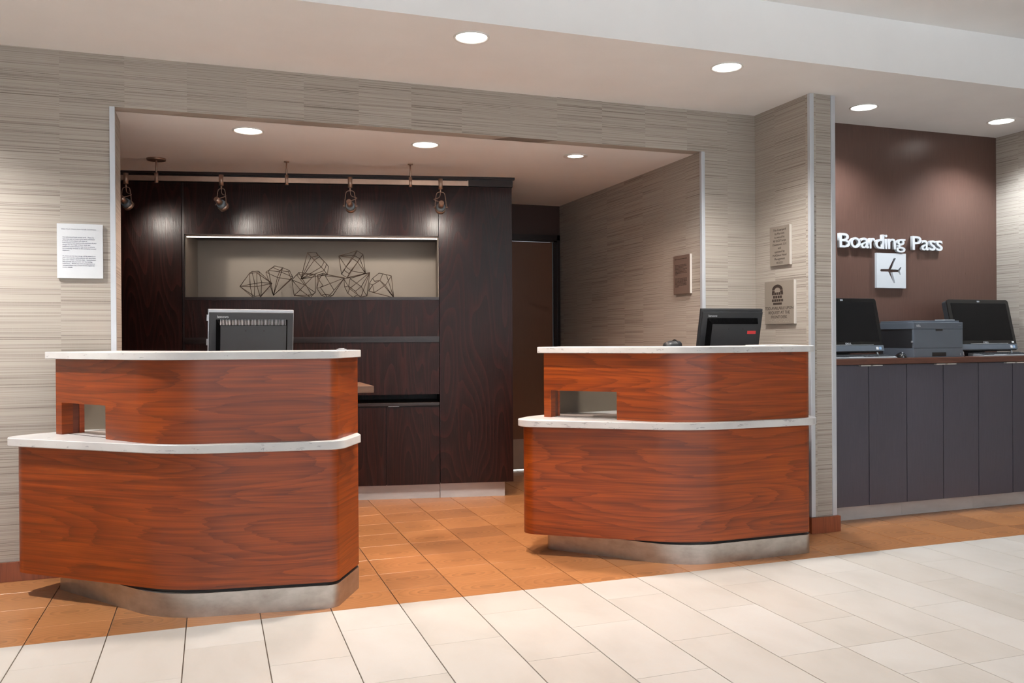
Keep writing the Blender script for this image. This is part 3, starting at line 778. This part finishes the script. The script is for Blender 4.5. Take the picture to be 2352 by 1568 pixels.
obj('hutch_panel', B(n0, n1_, 0.004, .03, .788, 1.180), ES, cab)
obj('hutch_floor', B(n0, n1_, .03, .42, .788, .800), ES, cab)
obj('worktop', B(n0, n1_, -.012, .44, .703, .727, .003), 'espresso_trim', cab)
obj('recess_back', B(n0, n1_, .40, .42, .727, .79), ES, cab)
xs = [-.556, -.9535, -1.351, -1.7485, -2.146, -2.387]
for b_, a_ in zip(xs, xs[1:]):
    dd = obj('cabinet_door', B(a_ + .0022, b_ - .0022, 0.0, .02, .112, .698, .001), ES, cab)
    hx = a_ + .016
    obj('handle', B(hx, hx + .080, -.016, .004, .6985, .7015), 'silver_bezel', dd)
obj('carcass', B(n0, n1_, .022, .42, .112, .703), 'espresso_trim', cab)
obj('kick_plate', B(-.552, -.060, .055, .075, 0.0, .114), 'satin_kick', cab)
obj('kick_plate', B(-2.60, -.556, .057, .077, 0.0, .110), 'satin_kick', cab)
kr = nb(); box(kr, -.075, -.060, .075, .5, 0, .112); obj('kick_return', kr, 'satin_kick', cab)
cabM = Matrix.Translation((CX, CY, 0)) @ Matrix.Rotation(CA, 4, 'Z')
# light strip hidden under the top of the niche
ls = thing('light_strip', 'thin bright light strip along the top of the display niche', 'light strip', (CX, CY, 0), CA)
obj('channel', B(n0 + .006, n1_ - .006, .040, .062, zt_ - .012, zt_ - .0005), 'bronze_metal', ls)
obj('diffuser', B(n0 + .008, n1_ - .008, .037, .0398, zt_ - .021, zt_ - .013), 'led_lens', ls)
al = area_light('niche_strip_light', cabM @ Vector(((n0 + n1_) / 2, .05, zt_ - .03)), (0, 0, CA), 1.8, .012, 0.5, (1, .93, .84)); al.parent = None

# wire gems in the niche
GEMS = [
  ([(-1.9498, 0.105, 1.7015), (-1.9498, 0.215, 1.7238), (-1.901, 0.215, 1.7265), (-1.8971, 0.105, 1.7066), (-2.0284, 0.16, 1.6085), (-1.9445, 0.105, 1.6033), (-1.8954, 0.105, 1.6048), (-1.7949, 0.16, 1.6301), (-1.8785, 0.215, 1.6411), (-1.9298, 0.215, 1.6334), (-1.926, 0.105, 1.5238), (-1.872, 0.105, 1.525), (-1.8841, 0.215, 1.543), (-1.9329, 0.215, 1.5367)],
   [(0, 1), (1, 2), (2, 3), (3, 0), (4, 5), (5, 6), (6, 7), (7, 8), (8, 9), (9, 4), (10, 11), (11, 12), (12, 13), (13, 10), (0, 4), (0, 5), (3, 6), (3, 7), (2, 7), (2, 8), (1, 9), (10, 4), (10, 5), (11, 6), (11, 7), (12, 7), (12, 8), (13, 9), (13, 4)]),
  ([(-1.7858, 0.16, 1.5415), (-1.831, 0.105, 1.7118), (-1.7482, 0.105, 1.6725), (-1.6492, 0.105, 1.6566), (-1.65, 0.215, 1.6833), (-1.7334, 0.215, 1.7208), (-1.8277, 0.215, 1.7343), (-1.7825, 0.13, 1.75), (-1.7318, 0.13, 1.7253), (-1.67, 0.13, 1.7169), (-1.67, 0.19, 1.7304), (-1.7201, 0.19, 1.7516), (-1.7811, 0.19, 1.7651)],
   [(1, 2), (2, 3), (3, 4), (4, 5), (5, 6), (6, 1), (7, 8), (8, 9), (9, 10), (10, 11), (11, 12), (12, 7), (1, 7), (6, 12), (2, 8), (3, 9), (4, 10), (5, 11), (8, 11), (0, 1), (0, 2), (0, 3), (0, 4), (0, 5), (0, 6)]),
  ([(-1.6498, 0.16, 1.6598), (-1.6088, 0.105, 1.6936), (-1.6058, 0.215, 1.719), (-1.477, 0.16, 1.7021), (-1.6276, 0.105, 1.5395), (-1.5087, 0.105, 1.5252), (-1.478, 0.16, 1.5633), (-1.5104, 0.215, 1.5492), (-1.5499, 0.105, 1.6173), (-1.583, 0.105, 1.5822)],
   [(0, 1), (1, 2), (2, 3), (1, 3), (1, 8), (0, 9), (9, 5), (4, 9), (9, 8), (8, 3), (8, 6), (0, 4), (4, 5), (4, 7), (5, 6), (6, 3), (7, 6), (0, 8), (2, 7), (2, 0)]),
  ([(-1.5834, 0.16, 1.6652), (-1.5278, 0.105, 1.8585), (-1.4758, 0.215, 1.8713), (-1.4787, 0.105, 1.803), (-1.4476, 0.215, 1.8385), (-1.4282, 0.105, 1.7513), (-1.4055, 0.105, 1.7254), (-1.3871, 0.16, 1.6985), (-1.3846, 0.215, 1.7662), (-1.3974, 0.215, 1.7846), (-1.4092, 0.14, 1.7936), (-1.5135, 0.215, 1.8342), (-1.4617, 0.215, 1.8477)],
   [(0, 1), (0, 11), (0, 3), (0, 5), (0, 6), (0, 7), (1, 2), (1, 3), (2, 4), (3, 4), (3, 5), (5, 6), (6, 7), (7, 8), (8, 9), (9, 4), (4, 10), (10, 5), (9, 6), (11, 12), (1, 11), (12, 2)]),
  ([(-1.2609, 0.16, 1.6779), (-1.4554, 0.105, 1.6941), (-1.4238, 0.215, 1.7171), (-1.3889, 0.215, 1.7053), (-1.4467, 0.105, 1.659), (-1.4165, 0.105, 1.6149), (-1.4612, 0.105, 1.5941), (-1.4357, 0.105, 1.6019), (-1.4297, 0.105, 1.5434), (-1.3871, 0.16, 1.5274), (-1.355, 0.215, 1.546), (-1.4069, 0.215, 1.5571), (-1.4097, 0.215, 1.6973), (-1.343, 0.215, 1.5863)],
   [(0, 7), (7, 6), (6, 1), (1, 2), (2, 3), (3, 0), (1, 4), (4, 5), (5, 7), (6, 8), (8, 9), (9, 0), (10, 0), (8, 11), (11, 10), (10, 9), (7, 9), (12, 13), (1, 3), (4, 6), (12, 0), (4, 2)]),
  ([(-1.3014, 0.16, 1.8407), (-1.1664, 0.16, 1.8813), (-1.1207, 0.16, 1.8529), (-1.1041, 0.16, 1.7089), (-1.2375, 0.105, 1.6724), (-1.2822, 0.16, 1.7014), (-1.2031, 0.105, 1.8211), (-1.1591, 0.105, 1.7901), (-1.245, 0.105, 1.7543), (-1.2051, 0.105, 1.7233), (-1.2692, 0.215, 1.7388), (-1.1856, 0.215, 1.8482), (-1.1476, 0.215, 1.8263), (-1.2301, 0.215, 1.7113)],
   [(0, 1), (1, 2), (2, 3), (3, 4), (4, 5), (5, 0), (0, 6), (6, 7), (7, 3), (0, 8), (8, 9), (9, 3), (1, 6), (2, 7), (6, 8), (7, 9), (8, 5), (9, 4), (0, 11), (11, 12), (12, 3), (1, 11), (2, 12), (10, 13), (11, 10), (12, 13), (10, 5), (13, 4)]),
  ([(-1.0716, 0.16, 1.7131), (-1.265, 0.16, 1.6618), (-1.2601, 0.16, 1.603), (-1.2344, 0.105, 1.5522), (-1.1945, 0.105, 1.521), (-1.1369, 0.105, 1.5237), (-1.0932, 0.16, 1.5346), (-1.2222, 0.215, 1.6699), (-1.2335, 0.215, 1.612), (-1.2195, 0.105, 1.5861), (-1.1821, 0.215, 1.5734), (-1.1383, 0.215, 1.6093), (-1.1006, 0.215, 1.543), (-1.166, 0.215, 1.5457)],
   [(0, 1), (0, 9), (9, 3), (0, 11), (0, 5), (0, 6), (1, 2), (2, 3), (3, 4), (4, 5), (5, 6), (1, 9), (7, 8), (8, 10), (10, 11), (11, 12), (7, 11), (9, 5), (10, 13), (2, 8), (0, 7), (12, 6), (13, 4)]),
  ([(-0.892, 0.16, 1.525), (-0.9086, 0.16, 1.6917), (-0.9461, 0.215, 1.7012), (-0.9533, 0.105, 1.6178), (-0.9935, 0.105, 1.6532), (-1.0794, 0.16, 1.5758), (-1.0373, 0.105, 1.5591), (-0.9725, 0.16, 1.7066), (-1.0022, 0.215, 1.7163), (-1.0518, 0.215, 1.676), (-1.0749, 0.16, 1.6335), (-1.049, 0.105, 1.619), (-1.034, 0.105, 1.6463)],
   [(0, 1), (0, 2), (0, 3), (0, 4), (0, 5), (0, 6), (1, 3), (3, 6), (1, 7), (7, 8), (8, 9), (9, 10), (10, 11), (11, 5), (7, 4), (4, 11), (9, 12), (12, 4), (11, 6), (5, 6), (10, 5), (2, 7), (4, 3)]),
]
GLAB = ['barrel-shaped bronze wire sculpture, leftmost in the display niche',
        'bronze wire gem standing on its point, second from the left in the niche',
        'boxy bronze wire gem on the niche floor under the left stacked one',
        'bronze wire gem stacked on top of others, left of the two raised ones',
        'bronze wire gem lying on its side in the middle of the niche row',
        'cube-like bronze wire gem stacked on top, right of the two raised ones',
        'bronze wire gem on the niche floor under the cube-like one',
        'bronze wire gem leaning with a fan of rods, rightmost in the display niche']
for gi, (vs, es) in enumerate(GEMS):
    dz = 1.5185 - min(v[2] for v in vs)
    if gi in (1, 3, 5): dz = -.006
    g_ = nb()
    for a_, b_ in es:
        pa, pb = Vector(vs[a_]) + Vector((0, 0, dz)), Vector(vs[b_]) + Vector((0, 0, dz)); cyl(g_, pa, pb, .0025, n=5)
    o = obj('wire_sculpture', g_, 'wire_bronze'); o.location = (CX, CY, 0); o.rotation_euler = (0, 0, CA)
    tag(o, GLAB[gi], 'sculpture', 'wire gems in the display niche')

# ================================================================== track lighting in front of the cabinet
TY, ZR = -.45, 2.288
tr = thing('track_rail', 'bronze track rail hung below the alcove ceiling', 'track rail', (CX, CY, 0), CA)
obj('rail', B(-3.2, -.368, TY - .006, TY + .006, ZR - .017, ZR + .017, .001), 'bronze_metal', tr)
obj('end_cap', B(-.372, -.366, TY - .008, TY + .008, ZR - .020, ZR + .020), 'bronze_metal', tr)
for s_, rad, zz in ((-2.455, .062, .012), (-1.606, .018, .007), (-.768, .018, .007)):
    st = nb(); cyl(st, (s_, TY, ZA), (s_, TY, ZA - zz), rad, rad * .96, n=28); obj('canopy', st, 'bronze_metal', tr)
    st = nb(); cyl(st, (s_, TY, ZA - zz), (s_, TY, ZR + .02), .0058, n=10); obj('stem', st, 'bronze_metal', tr)
    st = nb(); cyl(st, (s_, TY, ZR + .036), (s_, TY, ZR - .030), .0125, n=16); obj('stem_clamp', st, 'bronze_metal', tr)
def track_head(s_, label, yaw, pitch, energy):
    hd = thing('track_spotlight', label, 'spotlight', cabM @ Vector((s_, TY, ZR)), CA + yaw, 'track spotlights in the alcove')
    c_ = nb(); cyl(c_, (0, 0, .030), (0, 0, -.042), .0155, n=18); obj('connector', c_, 'bronze_metal', hd)
    c_ = nb(); cyl(c_, (0, 0, -.042), (0, 0, -.066), .006, n=10); obj('swivel', c_, 'bronze_metal', hd)
    zc_ = -.168
    y_ = nb()
    loop = curve_pts([(-.040, 0, zc_), (-.036, 0, zc_ + .045), (-.028, 0, -.076), (-.012, 0, -.064), (.012, 0, -.064), (.028, 0, -.076), (.036, 0, zc_ + .045), (.040, 0, zc_)], 5)
    tube(y_, loop, .0030, 6); obj('yoke', y_, 'bronze_metal', hd)
    for sx in (-1, 1):
        k_ = nb(); cyl(k_, (sx * .036, 0, zc_), (sx * .049, 0, zc_), .0055, n=10); obj('pivot_knob', k_, 'bronze_metal', hd)
    # lamp: neck, glass collar, cup aimed at +Y downwards
    aim = Vector((0, math.cos(pitch), -math.sin(pitch)))
    ctr = Vector((0, 0, zc_))
    l_ = nb(); cyl(l_, ctr - aim * .062, ctr - aim * .012, .017, .021, n=18); obj('lamp_neck', l_, 'bronze_metal', hd)
    l_ = nb(); cyl(l_, ctr - aim * .014, ctr + aim * .012, .028, .034, n=22); obj('glass_collar', l_, 'glass_grey', hd)
    l_ = nb(); cyl(l_, ctr + aim * .010, ctr + aim * .036, .0355, .036, n=22); obj('lamp_cup', l_, 'bronze_metal', hd)
    l_ = nb(); cyl(l_, ctr + aim * .0355, ctr + aim * .0372, .029, .029, n=22); obj('lamp_face', l_, 'lamp_lens', hd)
    w_ = nb(); sg = 1 if yaw <= 0 else -1
    tube(w_, curve_pts([(0, 0, -.066), (sg * .010, -.005, -.100), (sg * .048, -.012, -.116), (sg * .030, -.030, -.130), tuple(ctr - aim * .058)], 5), .0028, 6); obj('cable', w_, 'bronze_metal', hd)
    spot('track_beam', hd, ctr + aim * .045, energy, (1, .92, .82), 95, 0.8, .03, aim)
for s_, lb, yw, pt in ((-2.649, 'bronze track spotlight beside the left jamb, partly hidden', -.35, .50), (-2.037, 'bronze track spotlight second from the left, swung sideways', -.50, .50),
                       (-1.181, 'bronze track spotlight third from the left, seen nearly end on', -.12, .38), (-.560, 'bronze track spotlight nearest the free end of the rail', .06, .38)):
    track_head(s_, lb, yw, pt, TRK)

# ================================================================== business nook: base cabinets, counter, devices
NX = [3.732, 4.0447, 4.3577, 4.6705, 4.9835, 5.2970, 5.5790]
Y_D = 4.490
for i in range(3):
    x0, x1 = NX[2 * i], NX[2 * i + 2]
    if i == 0: x0 = 3.655
    lab = ['dark base cabinet with two doors, beside the wallpapered post', 'dark base cabinet with two doors, under the printer', 'dark base cabinet with two doors, at the side wall'][i]
    u = thing('base_cabinet', lab, 'cabinet', (x0, Y_D, 0), 0, 'base cabinets under the nook counter')
    obj('carcass', B(.0005, x1 - x0 - .0005, .021, .36, .098, 1.0165), 'espresso_trim', u)
    obj('kick_board', B(.0003, x1 - x0 - .0003, .050, .066, 0, .098), 'satin_kick', u)
    for j in (0, 1):
        a_, b_ = NX[2 * i + j] - x0, NX[2 * i + j + 1] - x0
        if i == 0 and j == 0: a_ = 0.0
        dd = obj('cabinet_door', B(a_ + .0026, b_ - .0026, 0.0, .020, .098, 1.0130, .0008), 'cool_sheen_laminate', u)
        hx = b_ - .086 if j == 0 else a_ + .010
        hx += .004
        obj('handle', B(hx, hx + .078, -.024, -.0005, 1.0060, 1.0125), 'handle_nickel', dd)
tag(obj('counter_top', B(3.655, 5.579, 4.462, 4.860, 1.0170, 1.055, .002), 'laminate_brown'), 'brown laminate counter top under the lettering', 'counter')
ZN = 1.055

def aio(label, x0, wd, yb, tilt, mark, disc):
    m = thing('desktop_computer', label, 'computer', (x0, yb, ZN), 0, 'desktop computers on the nook counter')
    K = Matrix.Translation((0, 0, .040)) @ Matrix.Rotation(-tilt, 4, 'X')
    ht = .370
    sh = rounded([(0, 0), (wd, 0), (wd, ht), (0, ht)], [.022] * 4, 6)
    bm = prism(nb(), sh, 0, .012, .003); R90 = Matrix(((1, 0, 0, 0), (0, 0, -1, 0), (0, 1, 0, 0), (0, 0, 0, 1)))
    bm.transform(K @ Matrix.Translation((0, .012, 0)) @ R90); obj('front_glass', bm, 'black_gloss', m)
    sh2 = rounded([(.004, .004), (wd - .004, .004), (wd - .004, ht - .004), (.004, ht - .004)], [.02] * 4, 6)
    bm = prism(nb(), sh2, 0, .040, .004); bm.transform(K @ Matrix.Translation((0, .053, 0)) @ R90); obj('rear_case', bm, 'black_plastic', m)
    obj('screen', B(.030, wd - .030, -.0012, .0015, .072, ht - .028, 0, K), 'screen_off', m)
    obj('chin', B(.004, wd - .004, -.0035, .004, .006, .046, .003, K), 'slate_plastic', m)
    obj('speaker_slot', B(.25 * wd, .85 * wd, -.0045, .000, .047, .0505, 0, K), 'silver_bezel', m)
    obj('webcam', B(wd * .5 - .012, wd * .5 + .012, -.0022, .0008, ht - .020, ht - .009, .001, K), 'grey_plastic', m)
    tx = fit_text('maker_mark', mark, wd * .5 - .024, wd * .5 + .024, .053, .064, -.0010, 'letter_white', m, .0008, .01); tx.data.transform(K)
    for k_, mt in ((0, 'white_label'), (1, 'blue_sticker')):
        obj('sticker', B(wd - .070 + k_ * .024, wd - .050 + k_ * .024, -.0042, -.0036, .016, .034, 0, K), mt, m)
    if disc: obj('badge', B(wd - .045, wd - .026, -.0016, -.0001, .052, .064, .0006, K), 'white_label', m)
    for sx in (.06, wd - .06):
        f_ = nb(); cyl(f_, (sx, .012, .050), (sx, -.008, .004), .006, n=8); cyl(f_, (sx, -.008, .004), (sx, .10, .004), .0038, n=8); obj('foot', f_, 'grey_plastic', m)
    lg = nb(); box(lg, wd * .35, wd * .65, .10, .118, .0, .24); obj('rear_leg', lg, 'black_plastic', m)
    return m
aio('desktop computer with a dark screen partly hidden behind the wallpapered post', 3.668, .575, 4.560, math.radians(13), 'DELL', False)
aio('desktop computer with a dark screen right of the printer', 4.862, .572, 4.560, math.radians(13), 'DELL', True)

def keyboard(label, x0, y0, wd, rz):
    k = thing('keyboard', label, 'keyboard', (x0, y0, ZN), rz, 'keyboards on the nook counter')
    bm = nb(); prof = [(0, 0), (.135, 0), (.135, .022), (.115, .021), (.012, .010), (0, .006)]
    A_ = [bm.verts.new((0, y, z)) for y, z in prof]; Q_ = [bm.verts.new((wd, y, z)) for y, z in prof]
    for i in range(6): bm.faces.new((A_[i], Q_[i], Q_[(i + 1) % 6], A_[(i + 1) % 6]))
    bm.faces.new(A_[::-1]); bm.faces.new(Q_); bmesh.ops.recalc_face_normals(bm, faces=bm.faces[:])
    obj('keyboard_case', bm, 'grey_plastic', k)
    kk = nb()
    for r_ in range(6):
        for c2 in range(22):
            if r_ == 0 and 5 <= c2 <= 10: continue
            x = .012 + c2 * (wd - .024) / 22; y = .018 + r_ * .0165; z = .010 + (y - .012) * .1068
            box(kk, x + .001, x + (wd - .024) / 22 - .001, y, y + .0145, z, z + .006)
    tag(obj('keys', kk, 'key_grey', k), kind='stuff')
    return k
keyboard('grey keyboard in front of the computer beside the post', 3.772, 4.470, .490, 0)
keyboard('grey keyboard in front of the computer right of the printer', 5.020, 4.470, .47, math.radians(2))

ms = thing('computer_mouse', 'black computer mouse between the keyboard and the printer', 'mouse', (4.325, 4.505, ZN), math.radians(-25))
mb = nb(); n = 14; rows = []
for j in range(9):
    t_ = j / 8; y = -.052 + .104 * t_; hw = .031 * math.sqrt(max(0.02, 1 - (2 * t_ - 1) ** 4)); hh = .036 * math.sin(PI * (0.10 + 0.82 * t_)) ** .8
    rows.append([mb.verts.new((hw * math.cos(PI * i / (n - 1)), y, .001 + hh * math.sin(PI * i / (n - 1)))) for i in range(n)])
for A_, Q_ in zip(rows, rows[1:]):
    for i in range(n - 1): mb.faces.new((A_[i], A_[i + 1], Q_[i + 1], Q_[i])).smooth = True
    mb.faces.new((A_[-1], A_[0], Q_[0], Q_[-1]))
mb.faces.new(rows[0]); mb.faces.new(rows[-1][::-1]); bmesh.ops.recalc_face_normals(mb, faces=mb.faces[:])
obj('shell', mb, 'black_gloss', ms)
mw = nb(); cyl(mw, (-.003, -.028, .031), (.003, -.028, .031), .007, n=14); obj('scroll_wheel', mw, 'grey_plastic', ms)

pr_ = thing('printer', 'dark slate laser printer between the two computers', 'printer', (4.427, 4.495, ZN), 0)
PWD = .424
pb = nb(); box(pb, .004, PWD - .004, .004, .31, .0, .190); obj('body', pb, 'black_plastic', pr_)  # black body: shade on the printer's side is put into its colour
obj('paper_drawer', B(0, PWD, 0, .28, .001, .0615, .002), 'slate_plastic', pr_)
obj('drawer_grip', B(.155, .275, -.0012, .004, .006, .033), 'dark_reveal', pr_)
obj('front_door', B(0.001, PWD - .001, 0, .02, .0635, .190, .002), 'slate_plastic', pr_)
obj('door_grip', B(.185, .245, -.0012, .004, .178, .190), 'dark_reveal', pr_)
obj('top_cover', B(0, PWD, 0, .32, .191, .236, .003), 'slate_plastic', pr_)
obj('output_tray', B(.006, PWD - .012, .02, .31, .236, .248, .002), 'slate_plastic', pr_)
tl = B(.300, .385, .03, .12, .248, .257, .002); obj('control_panel', tl, 'grey_plastic', pr_)
fit_text('maker_mark', 'DELL', .022, .056, .207, .220, -.0001, 'letter_white', pr_, .0008, .012)
fit_text('model_mark', '2350', .386, .410, .211, .217, -.0001, 'grey_plastic', pr_, .0006)
obj('side_latch', B(-.006, .002, .01, .02, .100, .112), 'grey_plastic', pr_)
obj('drawer_mark', B(.398, .406, -.0006, .001, .012, .026), 'grey_plastic', pr_)

# lettering and the aeroplane plate on the nook wall
wl = thing('wall_lettering', 'white raised lettering on the brown nook wall', 'sign', (0, 4.862, 0))
def Xp(cx): return 4.109 + (1900 + cx / 7.84 - 1928) * (5.030 - 4.109) / (2165 - 1928) + ((cx / 7.84 - 28) * (cx / 7.84 - 265)) * 0.0
BL_, XH, CAP, ASC, DSC = 1.8175, 1.8920, 1.9175, 1.9185, 1.7950
for ch, a_, b_, z0, z1 in (('B', 222, 408, BL_, CAP), ('o', 412, 588, BL_ - .001, XH), ('a', 592, 738, BL_ - .001, XH), ('r', 748, 842, BL_, XH), ('d', 846, 1006, BL_ - .001, ASC), ('i', 1018, 1060, BL_, ASC),
                           ('n', 1075, 1214, BL_, XH), ('g', 1226, 1388, DSC, XH), ('P', 1518, 1684, BL_, CAP), ('a', 1686, 1818, BL_ - .001, XH), ('s', 1830, 1948, BL_ - .001, XH), ('s', 1956, 2080, BL_ - .001, XH)):
    fit_text('letter', ch, Xp(a_), Xp(b_), z0, z1, -.006, 'letter_white', wl, .022, .009)
for cx in (300, 500, 660, 780, 930, 1040, 1140, 1300, 1580, 1750, 1890, 2020):
    p_ = nb(); cyl(p_, (Xp(cx), -.0065, 1.822), (Xp(cx), 0, 1.822), .003, n=6); obj('standoff', p_, 'dark_reveal', wl)
pl = thing('pictogram_sign', 'white square plate with a cut-out aeroplane below the lettering', 'sign', (4.436, 4.862, 1.541))
W_, H_ = .260, .248
plane = [(970, 945), (985, 922), (1115, 922), (1210, 722), (1248, 722), (1185, 926), (1290, 930), (1322, 884), (1346, 884), (1318, 950), (1335, 1022), (1316, 1026), (1288, 970), (1185, 976), (1232, 1170), (1208, 1178), (1112, 968), (985, 966)]
pts2 = [((x - 912) / (1424 - 912) * W_, H_ - (y - 628 - (x - 912) * 0.012) / (1264 - 628) * H_) for x, y in plane]
pb_ = nb(); loops_ = []
for P_ in ([(0, 0), (W_, 0), (W_, H_), (0, H_)], pts2):
    V_ = [pb_.verts.new((x, -.022, z)) for x, z in P_]
    loops_ += [pb_.edges.new((V_[k_], V_[(k_ + 1) % len(V_)])) for k_ in range(len(V_))]
bmesh.ops.triangle_fill(pb_, edges=loops_, use_beauty=True, use_dissolve=False)
ext_ = bmesh.ops.extrude_face_region(pb_, geom=pb_.faces[:])
for v_ in ext_['geom']:
    if isinstance(v_, bmesh.types.BMVert): v_.co.y = -.002
bmesh.ops.recalc_face_normals(pb_, faces=pb_.faces[:])
obj('plate', pb_, 'letter_white', pl)
